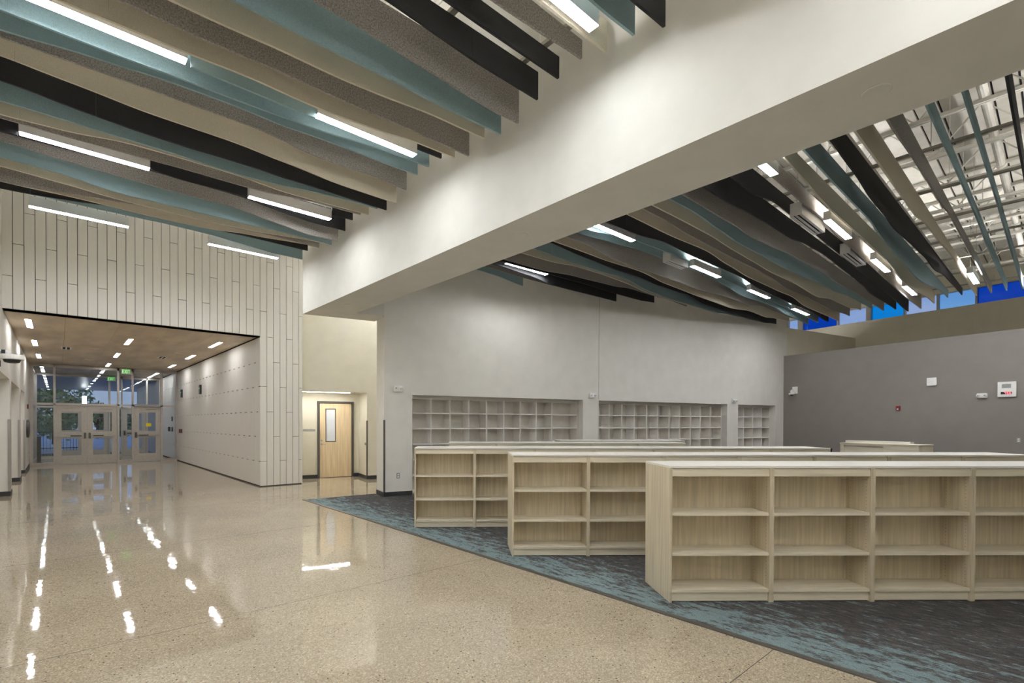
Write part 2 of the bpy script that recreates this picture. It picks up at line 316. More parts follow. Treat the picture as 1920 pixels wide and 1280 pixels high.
RB={
23:('teal',[(7.09,4.96),(7.64,4.94),(8.5,4.86)]),
22:('gray',[(7.11,4.96),(8.21,4.94),(9.03,4.94),(9.73,4.96)]),
21:('black',[(7.2,4.94),(8.27,4.9),(8.81,4.83),(11.49,4.86)]),
20:('black',[(7.01,4.92),(9.44,4.95),(11.07,4.94),(12.2,4.95),(12.91,5.0)]),
19:('gray',[(6.85,4.85),(7.88,4.86),(9.08,4.94),(10.47,4.98),(11.31,5.05),(12.42,5.05),(13.09,5.07),(14.23,5.04)]),
18:('cream',[(7.04,4.95),(7.85,4.96),(8.73,5.03),(9.7,5.04),(10.5,5.02),(11.69,4.94),(13.54,4.95),(15.7,4.99)]),
17:('teal',[(7.05,4.97),(8.08,4.95),(9.31,4.95),(10.07,4.98),(11.22,4.86),(12.52,4.84),(13.58,4.85),(14.8,4.85),(15.69,4.93),(17.33,4.98)]),
16:('black',[(7.22,5.05),(8.31,4.99),(9.24,4.96),(10.36,4.97),(11.13,4.93),(12.55,4.94),(13.5,4.84),(15.03,4.84),(16.59,4.85),(17.5,4.88),(18.77,4.98)]),
15:('cream',[(7.0,4.94),(7.99,4.94),(8.52,4.93),(9.9,4.96),(11.04,4.88),(12.83,4.85),(14.42,4.84),(15.96,4.95),(16.99,4.93),(17.93,5.01),(19.19,5.07)]),
14:('gray',[(6.96,4.94),(7.59,4.95),(8.44,4.85),(9.44,4.85),(9.79,4.87),(11.34,4.87),(12.24,4.86),(12.96,4.92),(13.75,4.95),(14.75,4.93),(16.2,5.07),(18.14,5.05),(19.27,5.09)]),
13:('teal',[(7.22,4.94),(8.01,5.0),(8.98,5.07),(10.4,5.11),(11.64,5.13),(12.9,5.06),(13.83,4.97),(15.66,5.02),(17.37,4.92),(19.09,4.88)]),
12:('teal',[(6.85,4.87),(8.21,5.04),(9.5,5.07),(11.04,5.09),(12.36,5.0),(13.71,5.01),(15.24,4.96),(16.93,4.96),(19.06,4.9)]),
11:('black',[(7.02,4.95),(7.77,4.96),(8.99,5.06),(10.06,5.04),(11.23,5.05),(12.42,5.06),(13.43,4.96),(15.59,4.95),(17.48,4.96),(18.98,4.88)]),
10:('cream',[(7.2,5.04),(8.48,5.03),(10.04,5.07),(11.07,4.99),(12.07,4.93),(13.95,4.93),(14.9,4.95),(15.91,4.85),(17.87,4.86),(18.96,4.86)]),
9:('gray',[(7.19,5.04),(7.82,5.04),(8.75,4.99),(9.5,4.98),(10.74,4.97),(11.75,4.98),(12.53,4.96),(13.71,4.87),(15.03,4.91),(15.97,4.9),(17.09,4.88),(18.87,4.98)]),
8:('cream',[(7.06,4.95),(8.02,4.96),(8.88,4.96),(10.05,4.91),(10.84,4.89),(11.73,4.86),(13.37,4.88),(14.83,4.84),(16.22,4.97),(17.72,5.0),(18.84,5.11)]),
7:('teal',[(7.04,4.95),(7.77,4.96),(8.78,4.9),(9.36,4.86),(11.28,4.87),(12.66,4.89),(13.81,4.97),(15.11,4.98),(16.63,5.07),(18.76,5.1)]),
6:('gray',[(6.86,4.87),(7.98,4.87),(8.67,4.88),(9.12,4.85),(10.11,4.88),(11.15,4.96),(12.35,4.98),(13.25,5.01),(14.27,4.97),(16.29,5.01),(18.74,5.0)]),
5:('black',[(6.88,4.89),(7.61,4.89),(8.66,4.96),(9.27,4.98),(10.26,4.99),(11.16,5.08),(12.19,5.12),(14.17,5.08),(15.41,5.04),(16.07,4.96),(18.69,4.99)]),
4:('black',[(7.08,4.99),(7.74,4.97),(8.8,5.1),(10.02,5.09),(11.99,5.06),(13.26,5.0),(14.14,5.0),(15.67,4.96),(17.08,4.94),(18.64,4.88)]),
3:('gray',[(7.22,5.06),(7.79,5.11),(9.07,5.09),(10.08,5.11),(10.85,5.01),(12.19,5.01),(12.8,4.99),(15.0,4.94),(16.89,4.89),(18.63,4.91)]),
2:('cream',[(7.34,5.12),(8.12,5.07),(9.03,5.01),(9.5,4.99),(11.09,5.0),(12.86,5.0),(15.15,4.86),(18.6,5.01)]),
1:('teal',[(7.16,5.03),(7.97,5.02),(8.39,5.01),(9.6,5.01),(10.37,5.02),(11.36,4.92),(12.74,4.88),(14.42,4.82),(18.59,5.12)]),
0:('black',[(7.19,5.04),(8.23,4.99),(9.23,4.9),(10.08,4.89),(10.55,4.85),(12.72,4.94),(13.56,4.98),(14.52,4.95),(16.17,5.09),(18.58,5.14)]),
-1:('cream',[(6.99,4.95),(8.46,4.96),(9.73,4.95),(10.5,4.94),(11.48,5.05),(12.58,5.07),(14.6,5.16),(18.51,5.07)]),
-2:('gray',[(7.04,4.97),(8.82,5.05),(9.65,5.08),(10.81,5.09),(11.59,5.16),(12.91,5.16),(15.44,5.15),(18.62,5.08)]),
-3:('teal',[(7.36,5.12),(8.26,5.13),(9.27,5.16),(10.35,5.16),(12.21,5.16),(14.03,5.1),(18.99,5.09)]),
-4:('teal',[(7.72,5.16),(8.88,5.16),(10.12,5.16),(11.75,5.16),(12.73,5.13),(15.8,5.09),(19.08,5.06)]),
-5:('black',[(8.19,5.16),(9.46,5.16),(10.69,5.16),(11.68,5.16)]),
}

# ================================================================ SETTING
b = MB().box(-2.6, 27, -4.3, 33, -.12, 0); struct('floor', b, 'polished concrete')
# carpet field, sits 6 mm proud of the slab behind a dark reducer strip
cp = [(3.945, -4.2), (20.5, -4.2), (19.5, 6.3), (5.40, 9.40), (5.46, 9.935), (3.945, 10.085)]
struct('floor_carpet', MB().prism(cp, 0, .006), 'carpet')
struct('trim_1', MB().box(3.885, 3.945, -4.2, 10.12, 0, .008), 'guard')
# saw-cut joints in the slab
for i, y in enumerate((1.315, 4.4, 7.5, 10.6)):
    struct('trim_%d' % (i+2), MB().box(-.8, 3.885, y-.002, y+.002, -.002, .0006), 'reveal')
# roof deck: flat pans with dark dovetail gaps running across
b = MB()
y = -4.3
while y < 14.4:
    b.box(-2.4, 27, y, y+.27, ROOF, ROOF+.05)
    b.box(-2.4, 27, y+.272, y+.298, ROOF+.045, ROOF+.1, 1)
    y += .30
struct('ceiling', b, ['joist paint', 'reveal'])
struct('ceiling_cap', MB().box(-2.4, 27.2, -4.3, 14.6, ROOF+.12, ROOF+.25), 'joist paint')
# bulkhead (the big white beam) with its slanted end and the head over the library opening
bk = [(3.99, -4.2), (4.815, -4.2), (4.815, 9.528), (5.398, 9.401), (5.514, 9.934+.02), (5.53, 10.05), (3.99, 10.36)]
struct('wall_bulkhead', MB().prism(bk, 3.897, ROOF), 'white paint')
# white library wall with three cubby recesses
TH = .54
b = MB(FW_)
for t0, t1 in ((0, .644), (5.475, 6.024), (11.411, 11.96), (13.985, 14.63)): b.box(t0, t1, 0, TH, 0, 2.217)
b.box(0, 14.63, 0, TH, 2.217, ROOF)
b.box(.644, 13.985, TH+.02, TH+.1, 0, 2.3)
struct('wall_library', b, 'cool wall paint')
struct('trim_6', MB(FW_).box(6.018, 6.024, -.0015, 0, 2.25, ROOF), 'reveal')
struct('baseboard_library', MB(FW_).box(0.0, .644, -.012, 0, 0, .10).box(-.012, 0, -.012, TH, 0, .10), 'dark base')
# grey wall, ledge above it, upper cream walls and the clerestory
struct('wall_grey', MB(FN).box(0, 11.5, 0, .35, 0, 3.956), 'grey wall paint')
struct('baseboard_grey', MB(FN).box(0, 11.5, -.012, 0, 0, .10), 'dark base')
struct('wall_upper_return', MB(FW_).box(14.63, 19.42, .10, .25, 3.96, 4.998), 'cream paint')
struct('ceiling_ledge', MB().prism([(19.8, 6.3), (24.3, 5.28), (22.0, -5.2), (17.3, -5.2)], 3.90, 3.95), 'cream paint')
b = MB(FC); b.box(-5.5, 10.5, 0, .25, 3.0, 5.617); b.box(-5.5, 10.5, 0, .25, 6.172, ROOF)
struct('wall_clerestory', b, 'cream paint')
wn = empty('window_1'); wn['kind'] = 'structure'
wn.matrix_world = FC
b = MB()
for t0, t1 in ((3.39, 3.44), (2.39, 2.44), (1.45, 1.49), (.26, .42), (-.77, -.72), (-2.28, -2.10), (-2.75, -2.70), (-3.9, -3.85), (4.6, 4.65), (5.9, 5.95), (7.2, 7.25)):
    b.box(t0, t1, -.02, .12, 5.617, 6.172)
b.box(-5.5, 10.5, -.01, .10, 6.15, 6.172)
b.build('window_frame', 'aluminium', wn)
for t0, t1, g in ((-5.5, -3.9, 'pale glass'), (-3.85, -2.75, 'azure glass'), (-2.7, -2.28, 'pale glass'), (-2.1, -.77, 'deep blue glass'), (-.72, .26, 'pale glass'),
                  (.42, 1.45, 'azure glass'), (1.49, 2.39, 'pale glass'), (2.44, 3.39, 'light blue glass'), (3.44, 4.6, 'deep blue glass'), (4.65, 5.9, 'deep blue glass'), (5.95, 7.2, 'pale glass'), (7.25, 10.5, 'azure glass')):
    MB().box(t0, t1, .06, .07, 5.617, 6.15).build('window_pane', g, wn)['label'] = g.replace(' glass', '')+' tinted pane'
struct('wall_alcove', MB(FW_).box(11.8, 21, 4.0, 4.2, 0, ROOF).box(11.6, 11.8, TH, 4.2, 0, ROOF), 'cream paint')
# shell behind the viewer
struct('wall_south', MB().box(-1.0, 27, -4.4, -4.2, 0, ROOF), 'cream paint')
# end wall of the hallway clad in narrow boards, and the corridor wall beyond it
C29 = [.631, 1.867, 1.247]; C0 = [.631, 1.247, 1.867]
b = MB(); x0 = -.812
b.box(-.9, 4.90, 12.815, 13.1, 3.74, ROOF+.05, 1); b.box(3.875, 4.90, 12.815, 24, 0, 3.74, 1)
for c in range(36):
    xa = x0+c*.1609+.005; xb = min(4.915, x0+(c+1)*.1609-.005)
    zb = 3.745 if c < 29 else .025
    off = (C0[c % 3] if c < 29 else C29[(c-29) % 3])
    zs = [zb]+[off+1.867*k for k in range(-1, 5) if zb+.02 < off+1.867*k < ROOF-.02]+[ROOF]
    for z0, z1 in zip(zs, zs[1:]): b.box(xa, xb, 12.79, 12.822, z0+(.005 if z0 > zb else 0), z1-.005)
struct('wall_end', b, ['panel board', 'reveal'])
b = MB()
for c in range(100):
    ya = 12.80+c*.1609+.0035; yb = ya+.154
    off = C0[(c*2) % 3]
    zs = [.025]+[off+1.867*k for k in range(-1, 3) if .05 < off+1.867*k < 3.7]+[3.72]
    for z0, z1 in zip(zs, zs[1:]): b.box(3.85, 3.88, ya, yb, z0+.011, z1-.011)
struct('wall_corridor', b, ['panel board'])
struct('wall_corridor_back', MB().box(3.882, 4.0, 24.02, 29.0, 0, 3.74), 'reveal')
struct('wall_passage', MB().box(4.905, 4.93, 12.83, 16, 0, ROOF), 'cream paint')
# wall with the maple door: header, pier, recess
b = MB(FD)
b.box(-2.6, 3.2, 0, .95, 2.45, ROOF).box(0, 3.2, 0, .95, 0, 2.45)
b.box(-2.6, -1.2, .905, 1.1, 0, 2.45).box(-.152, 0, .905, 1.1, 0, 2.45).box(-1.2, -.152, .905, 1.1, 2.222, 2.45).box(-1.2, -.152, 1.02, 1.1, 0, 2.222)
struct('wall_door', b, 'cream paint')
struct('wall_hall_side', MB(FD).box(3.2, 3.4, -2.88, .95, 0, ROOF), 'cream paint')
struct('baseboard_door', MB(FD).box(-2.2, -1.2, .893, .905, 0, .10).box(-.152, -.012, .893, .905, 0, .10).box(-.012, 0, -.012, .905, 0, .10).box(0, 3.2, -.012, 0, 0, .10), 'dark base')
d1 = empty('door_1', T=FD); d1['kind'] = 'structure'
b = MB().box(-1.198, -1.140, .86, 1.02, 0, 2.22).box(-.212, -.154, .86, 1.02, 0, 2.22).box(-1.14, -.212, .86, 1.02, 2.17, 2.22); b.build('door_frame', 'dark steel', d1)
b = MB().box(-1.136, -.951, .90, .945, .01, 2.167).box(-.697, -.216, .90, .945, .01, 2.167).box(-.951, -.697, .90, .945, .01, 1.063).box(-.951, -.697, .90, .945, 1.986, 2.167)
lf = b.build('door_leaf', 'birch veneer', d1)
MB().box(-.951, -.697, .915, .93, 1.063, 1.986).build('vision_pane', 'frosted lite', lf)
MB().box(-.972, -.951, .893, .90, 1.042, 2.007).box(-.697, -.676, .893, .90, 1.042, 2.007).box(-.951, -.697, .893, .90, 1.042, 1.063).box(-.951, -.697, .893, .90, 1.986, 2.007).build('lite_trim', 'guard', lf)
MB().tube((-1.08, .90, .974), (-1.08, .84, .974), .012).tube((-1.08, .845, .974), (-.96, .845, .974), .009).lathe([(.028, .0), (.028, -.01)], (-1.08, .90, .974), axis='y').build('lever_handle', 'steel', lf)
MB().lathe([(.025, 0), (.022, -.02)], (-1.08, .90, 1.085), axis='y').build('deadbolt', 'steel', lf)
for z in (.3, 1.1, 1.9): MB().tube((-.214, .895, z-.05), (-.214, .895, z+.05), .009).build('hinge', 'steel', lf)
# left hallway wall with its deep openings
b = MB()
for y0, y1 in ((-4.2, 11.9), (14.65, 15.1), (18.1, 18.8), (20.85, 24.0)): b.box(-2.4, -.80, y0, y1, 0, 2.52)
b.box(-2.4, -.80, -4.2, 12.80, 2.52, ROOF).box(-2.4, -.80, 12.80, 24.0, 2.52, 3.75); b.box(-2.5, -2.4, -4.2, 24, 0, 2.6)
struct('wall_left', b, 'white paint')
b = MB()
for y0, y1 in ((14.65, 15.1), (18.1, 18.8), (20.85, 24.0)): b.box(-.80, -.788, y0-.012, y1, 0, .10).box(-2.4, -.80, y0-.012, y0, 0, .10)
struct('baseboard_left', b, 'dark base')
# plywood corridor ceiling with seams
b = MB()
for k in range(5):
    for j in range(13): b.box(-.80+k*.93, -.80+k*.93+.926, 12.82+j*1.22, 12.82+j*1.22+1.216, 3.74, 3.755)
b.box(-.9, 4.0, 12.83, 28.6, 3.757, 3.9, 1)
struct('ceiling_corridor', b, ['plywood ceiling', 'reveal'])

# storefront screens
def leaf(parent, x0, x1, y, hinge_left, sticker=False):
    a, c_ = x0+.175, x1-.175
    b = MB().box(x0+.005, a, y-.022, y+.022, .01, 2.225).box(c_, x1-.005, y-.022, y+.022, .01, 2.225)
    for z0, z1 in ((.01, .345), (.99, 1.245), (2.0, 2.225)): b.box(a, c_, y-.022, y+.022, z0, z1)
    L = b.build('door_leaf', 'aluminium', parent)
    for z0, z1 in ((.345, .99), (1.245, 2.0)): MB().box(a, c_, y-.004, y+.004, z0, z1).build('pane', 'door glass', L)
    xs = (x0+.05, x1-.12) if hinge_left else (x0+.12, x1-.05)
    p = MB().box(xs[0], xs[1], y-.10, y-.05, 1.05, 1.115)
    mid = .5*(xs[0]+xs[1]); q = (mid, xs[1]-.05) if hinge_left else (xs[0]+.05, mid)
    p.box(q[0], q[1], y-.105, y-.099, 1.066, 1.10, 1)
    for x_ in (xs[0]+.03, xs[1]-.03): p.box(x_-.02, x_+.02, y-.055, y-.022, 1.05, 1.12)
    p.build('push_bar', ['steel', 'black plastic'], L)
    hx = x1-.07 if hinge_left else x0+.07
    MB().box(hx-.035, hx+.035, y-.07, y-.022, .98, 1.2).build('latch_case', 'dark steel', L)
    cx = x0+.18 if hinge_left else x1-.5
    MB().box(cx, cx+.35, y-.08, y-.022, 2.13, 2.2).bar((cx+.1, y-.06, 2.21), (cx+.42, y-.16, 2.24), .02, .012).build('door_closer', 'aluminium', L)
    if sticker: MB().box(a+.24, a+.42, y-.006, y-.0045, 1.43, 1.57).build('sticker', 'yellow', L)['label'] = 'yellow warning sticker on the glass'
    return L
def screen(name, Y, num):
    s_ = empty(name, (0, 0, 0)); s_['kind'] = 'structure'
    b = MB()
    for x0, x1 in ((-.80, -.69), (-.13, -.07), (1.795, 1.87), (2.275, 2.34), (3.26, 3.335), (3.80, 3.85)): b.box(x0, x1, Y-.06, Y+.06, 0, 3.735)
    b.box(-.69, 3.80, Y-.06, Y+.06, 3.63, 3.735).box(-.69, 3.80, Y-.06, Y+.06, 2.23, 2.31)
    for x0, x1 in ((-.69, -.13), (1.87, 2.275), (3.335, 3.80)): b.box(x0, x1, Y-.06, Y+.06, 0, .11)
    b.build('mullion_frame', 'aluminium', s_)
    for x0, x1 in ((-.69, -.13), (1.87, 2.275), (3.335, 3.80)): MB().box(x0, x1, Y-.005, Y+.005, .11, 2.23).build('window_pane', 'clear glass', s_)
    for x0, x1 in ((-.69, -.13), (-.07, 1.795), (1.87, 2.275), (2.34, 3.26), (3.335, 3.80)): MB().box(x0, x1, Y-.005, Y+.005, 2.31, 3.63).build('window_pane', 'clear glass', s_)
    for k, (x0, x1, hl) in enumerate(((-.07, .862, True), (.862, 1.795, False), (2.34, 3.26, False))):
        d_ = empty('door_%d' % (num+k)); d_['kind'] = 'structure'
        leaf(d_, x0, x1, Y, hl, sticker=(k == 2 and num == 2))
    if num == 2: MB().box(2.36, 3.25, Y-.14, Y-.06, 2.235, 2.33).build('operator_box', 'grey plastic', s_)
screen('window_2', 24.0, 2)
screen('window_3', 28.4, 5)
s_ = empty('window_4'); s_['kind'] = 'structure'
b = MB()
for y in (24.1, 25.5, 26.9, 28.3): b.box(-.82, -.74, y-.03, y+.03, 0, 3.735)
b.box(-.82, -.74, 24.1, 28.3, 3.66, 3.735).box(-.82, -.74, 24.1, 28.3, 2.23, 2.31).box(-.82, -.74, 24.1, 28.3, 0, .11)
b.build('mullion_frame', 'aluminium', s_)
for y in (24.1, 25.5, 26.9):
    MB().box(-.785, -.775, y+.03, y+1.37, .11, 2.23).build('window_pane', 'clear glass', s_)
    MB().box(-.785, -.775, y+.03, y+1.37, 2.31, 3.66).build('window_pane', 'clear glass', s_)
struct('ceiling_canopy', MB().box(-3.5, 6, 28.6, 42, 3.74, 3.95), 'metal soffit')
struct('floor_exterior', MB().box(-60, 60, 33, 140, -.14, -.01).box(-60, -2.6, 20, 33, -.14, -.01), 'asphalt')
struct('wall_outside', MB().box(3.88, 4.2, 29.0, 38, 0, 3.74), 'panel board')

# ================================================================ FELT BAFFLES
def smooth(pts, x0, x1, step=.09):
    pts = sorted(pts); out = []
    def f(x_):
        if x_ <= pts[0][0]: return pts[0][1]
        for (a, za), (b_, zb) in zip(pts, pts[1:]):
            if x_ <= b_:
                if b_-a < 1e-6: return zb
                u = (x_-a)/(b_-a); u = u*u*(3-2*u); return za+(zb-za)*u
        return pts[-1][1]
    n_ = max(1, int(round((x1-x0)/step)))
    xs = [x0+(x1-x0)*k/n_ for k in range(n_+1)]
    return [(x_, sum(f(x_+d) for d in (-.18, -.09, 0, .09, .18))/5) for x_ in xs]
def baffle_mesh(pts, x0, x1, y, top, joints, th=.012):
    b = MB(); cuts = [x0]+[j for j in joints if x0+.2 < j < x1-.2]+[x1]
    for a, c_ in zip(cuts, cuts[1:]):
        a2 = a+(.0008 if a > x0 else 0); c2 = c_-(.0008 if c_ < x1 else 0)
        pr = smooth(pts, a2, c2)
        n_ = len(pr); vs = []
        for x_, z_ in pr: vs += [(x_, y-th, z_), (x_, y+th, z_), (x_, y-th, top), (x_, y+th, top)]
        fs = []
        for k in range(n_-1):
            i, j = 4*k, 4*k+4
            fs += [(i, j, j+2, i+2), (i+1, i+3, j+3, j+1), (i, i+1, j+1, j), (i+2, j+2, j+3, i+3)]
        fs += [(0, 2, 3, 1), (4*n_-4, 4*n_-3, 4*n_-1, 4*n_-2)]
        b.add(vs, fs)
    return b
YL = lambda i: 2.131+.28*i
YR = lambda i: .731+.28*(i+4)
CN = {'black': 'charcoal black', 'gray': 'heathered grey', 'teal': 'dusty teal', 'cream': 'cream'}
cnt = {}
for i in range(28, -1, -1):
    c, pts = LB[i]
    if i == 11: segs = [(-.79, -.355, 'teal'), (.955, 2.145, 'teal'), (3.46, 3.83, 'black')]
    elif i == 20: segs = [(-.79, -.345, 'black'), (.945, 2.15, 'black'), (3.46, 3.83, 'black')]
    else: segs = [(-.79, 3.83, c)]
    if len(segs) == 1: cnt[c] = cnt.get(c, 0)+1
    for k, (x0, x1, cc) in enumerate(segs):
        o = baffle_mesh(pts, x0, x1, YL(i), 5.23, [-.3+.62*(i % 3)+2.0*q for q in range(3)]).build('acoustic_baffle', cc+' felt')
        if len(segs) == 1: lb = '%s felt baffle over the hallway, %s of its colour from the panelled wall' % (CN[cc], ORD[cnt[c]-1])
        else:
            lb = '%s felt baffle piece %s, %s strip light line' % (CN[cc], ('left of the left light', 'between the two lights', 'between the right light and the beam')[k], 'nearer' if i == 11 else 'farther')
        tag(o, lb, 'ceiling baffle', 'felt baffles over the hallway')
cnt = {}
for i in range(23, -6, -1):
    c, pts = RB[i]; cnt[c] = cnt.get(c, 0)+1
    y = YR(i) if i > -5 else .40
    x1 = pts[-1][0] if i >= 16 else 19.1
    if i == 22: x1 = 9.9
    if i == -5: pts = [(7, 5.05), (12, 5.12), (19, 5.08)]
    o = baffle_mesh(pts, 4.95, x1, y, 5.33, [6.2+.7*(i % 3)+2.44*q for q in range(6)]).build('acoustic_baffle', c+' felt')
    tag(o, '%s felt baffle over the library, %s of its colour from the cubby wall' % (CN[c], ORD[cnt[c]-1]), 'ceiling baffle', 'felt baffles over the library')

# ================================================================ STRIP LIGHTS
def pendant(x0, y, z, label, L=1.27, vis=True, hang=True):
    t_ = empty('pendant_light', (x0, y, z)); tag(t_, label, 'ceiling light', 'linear pendant lights')
    b = MB().box(0, L, -.05, -.047, .004, .15).box(0, L, .047, .05, .004, .15).box(0, .004, -.047, .047, .004, .15).box(L-.004, L, -.047, .047, .004, .15).box(.004, L-.004, -.047, .047, .12, .126)
    b.build('housing', 'housing', t_)
    MB().box(.004, L-.004, -.047, .047, 0, .01).build('diffuser', 'led', t_)
    MB().box(.02, L-.02, -.04, .04, .127, .132).build('top_lens', 'led up', t_)
    if hang:
        for x_ in (.08, L-.08):
            MB().tube((x_, 0, .13), (x_, 0, ROOF-z-.01), .0035, 5).build('hanger_cable', 'steel', t_)
    return t_
LPOS = [(5.211, -.35, 'left strip light of the nearer lit line between teal hallway baffles'), (5.211, 2.155, 'right strip light of the nearer lit line, beside the white beam'),
        (7.731, -.335, 'left strip light set in the farther black hallway baffle line'), (7.731, 2.165, 'right strip light set in the farther black hallway baffle line'),
        (10.251, -.335, 'left strip light hanging free before the panelled wall'), (10.251, 2.16, 'right strip light hanging free before the panelled wall'),
        (2.57, -.34, 'nearest hallway strip light on the left, unseen above the viewer'), (2.57, 2.215, 'nearest hallway strip light beside the top of the white beam'),
        (.05, -.34, 'added unseen hallway strip light above the viewer, left'), (.05, 2.2, 'added unseen hallway strip light above the viewer, right'), (-2.45, -.34, 'added unseen hallway strip light behind the viewer, left'), (-2.45, 2.2, 'added unseen hallway strip light behind the viewer, right')]  # those above and behind the viewer are unseen, added for even light
for y, x_, lb in LPOS: pendant(x_, y, 4.92, lb)
RPOS = [(7.59, 7.29, 'thin-looking library light between two black baffles by the beam'),
        (5.085, 6.82, 'library light by the beam on the teal baffle line'), (5.085, 10.32, 'second library light from the beam on the teal line'), (5.085, 13.26, 'third library light from the beam on the teal line'), (5.085, 16.4, 'fourth library light from the beam on the teal line'),
        (2.525, 6.12, 'library light beside the beam soffit on the grey baffle line'), (2.525, 9.68, 'second library light on the grey baffle line'), (2.525, 12.72, 'third library light on the grey baffle line'), (2.525, 15.77, 'fourth library light on the grey baffle line, near the blue windows'),
        (1.38, 15.5, 'lone library light at far right before the blue windows'),
        (-.2, 9.4, 'added unseen library light right of the viewer, nearest the beam'), (-.2, 12.5, 'added unseen library light right of the viewer, middle one'), (-.2, 15.6, 'added unseen library light right of the viewer, nearest the grey wall'),  # from here on: library lights out of view, added to even the light
        (-2.6, 9.4, 'added unseen library light behind the viewer'),
        (.6, 18.0, 'added unseen library light by the grey wall at right')]
for y, x_, lb in RPOS: pendant(x_, y, 4.925 if y < 7 else 4.975, lb)
pendant(5.6, 11.6, 6.1, 'added unseen light in the passage behind the beam end'); pendant(8.0, 11.0, 6.1, 'added unseen light farther along the passage behind the library wall')  # unseen lamps added to brighten the wall with the maple door
pendant(7.0, 11.7, 5.9, 'added unseen light in the passage above the maple door'); pendant(22.2, 6.75, 4.5, 'added unseen light in the alcove behind the library wall')  # also unseen and added: fill for the door wall and the clerestory wall
# ================================================================ STRUCTURE ABOVE
for k, x_ in enumerate([-.5, 1.1, 2.7, 3.62, 5.9, 7.5, 9.15, 10.8, 12.4, 14.0, 15.6, 17.2, 18.8]):
    y1 = 10.1 if x_ < 4 else 9.05-.2173*(x_-5.4)
    zc = 5.23 if x_ < 4 else 5.33
    b = MB().box(x_-.03, x_+.03, -3.5, y1, zc, zc+.035)
    o = b.build('ceiling_channel', 'channel steel'); tag(o, '%s steel hanger channel from the %s across the baffle tops' % ((ORD[k], 'left hallway wall') if x_ < 4 else (ORD[k-4], 'beam in the library')), 'channel', 'baffle hanger channels')
    b = MB()
    for q in range(7):
        if -3+q*2.1 < y1: b.tube((x_, -3+q*2.1, zc+.035), (x_, -3+q*2.1, ROOF), .005, 5)
    b.build('hanger_rod', 'joist paint', o)
def joist(x_, ya, yb, zl, label):
    o = empty('roof_joist', (x_, ya, 0)); tag(o, label, 'roof joist', 'open web roof joists')
    L = yb-ya
    MB().box(-.045, -.008, 0, L, zl, zl+.05).box(.008, .045, 0, L, zl, zl+.05).build('bottom_chord', 'joist paint', o)
    MB().box(-.045, -.008, 0, L, 6.82, 6.88).box(.008, .045, 0, L, 6.82, 6.88).build('top_chord', 'joist paint', o)
    b = MB(); n_ = int(L/.6)
    for k in range(n_):
        a = k*.6; b.tube((0, a, zl+.03 if k % 2 else 6.85), (0, a+.6, 6.85 if k % 2 else zl+.03), .012, 6)
    b.build('web', 'joist paint', o)
for k, x_ in enumerate([5.6, 7.1, 8.6, 10.1, 11.6, 13.1, 14.6, 16.1, 17.6, 19.1, 20.6]):
    joist(x_, -3.9, 8.9-.2173*(x_-5.4) if x_ < 19.5 else 5.6, 6.15, '%s white open web joist from the beam, above the library baffles' % ORD[k])
for k, x_ in enumerate([.2, 1.7, 3.2]): joist(x_, -3.9, 12.5, 6.15, '%s white open web joist from the left, above the hallway baffles' % ORD[k])
o = MB().box(14.75, 14.95, -3.9, 6.9, 5.95, 6.14).build('duct', 'joist paint'); tag(o, 'long cream boxed duct crossing below the library roof joists', 'duct')
b = MB().tube((5.2, .77, 6.25), (20.5, .77, 6.25), .055, 12)
for x_ in (9, 13, 17, 20.2): b.tube((x_-.06, .77, 6.25), (x_+.06, .77, 6.25), .07, 12)
o = b.build('sprinkler_pipe', 'joist paint'); tag(o, 'white sprinkler pipe with couplings running above the library baffles', 'pipe')
b = MB().tube((5.2, 3.05, 5.75), (18.5, 3.05, 5.75), .018, 8)
o = b.build('conduit', 'channel steel'); tag(o, 'thin electrical conduit above the library baffles', 'conduit')
b = MB().tube((5.2, 1.98, 5.62), (18.5, 1.98, 5.62), .03, 8)
o = b.build('sprinkler_branch', 'joist paint'); tag(o, 'slim white branch pipe between the black and teal library baffles', 'pipe')
# slot diffusers between the library baffles
def slot(x0, x1, y, label):
    o = empty('slot_diffuser', (x0, y, 4.97)); tag(o, label, 'air diffuser', 'slot air diffusers')
    L = x1-x0
    b = MB().box(0, L, -.10, -.095, 0, .2).box(0, L, .065, .07, 0, .2).box(0, .005, -.095, .065, 0, .2).box(L-.005, L, -.095, .065, 0, .2).box(0, L, -.10, .07, .2, .21)
    for yy in (-.095, -.03, .025): b.box(.005, L-.005, yy, yy+.035, 0, .008)
    b.build('plenum_box', 'housing', o)
    MB().box(.005, L-.005, -.094, .064, .04, .045).build('slot_throat', 'reveal', o)
    b = MB()
    for xx in (.1, L-.1): b.tube((xx, 0, .2), (xx, 0, ROOF-4.97), .004, 5)
    b.build('hanger_rod', 'steel', o)
slot(9.2, 10.4, 2.84, 'white two-slot air diffuser in front of the second grey-line light')
slot(12.0, 13.2, 2.84, 'white two-slot air diffuser beside the third grey-line light')
slot(9.75, 10.5, 5.36, 'white two-slot air diffuser left of the second teal-line light')
# round speakers flush in the beam soffit
for (x_, y), lb in (((4.355, .854), 'round white speaker in the beam soffit, upper right of view'), ((4.363, 4.285), 'round white speaker in the beam soffit, middle'), ((4.36, 9.0), 'round white speaker in the beam soffit near the door passage')):
    o = MB().lathe([(.086, 3.897), (.086, 3.893), (.078, 3.889), (.0, 3.889)], (x_, y, 0), n=28).build('ceiling_speaker', 'white paint'); tag(o, lb, 'speaker', 'soffit speakers')
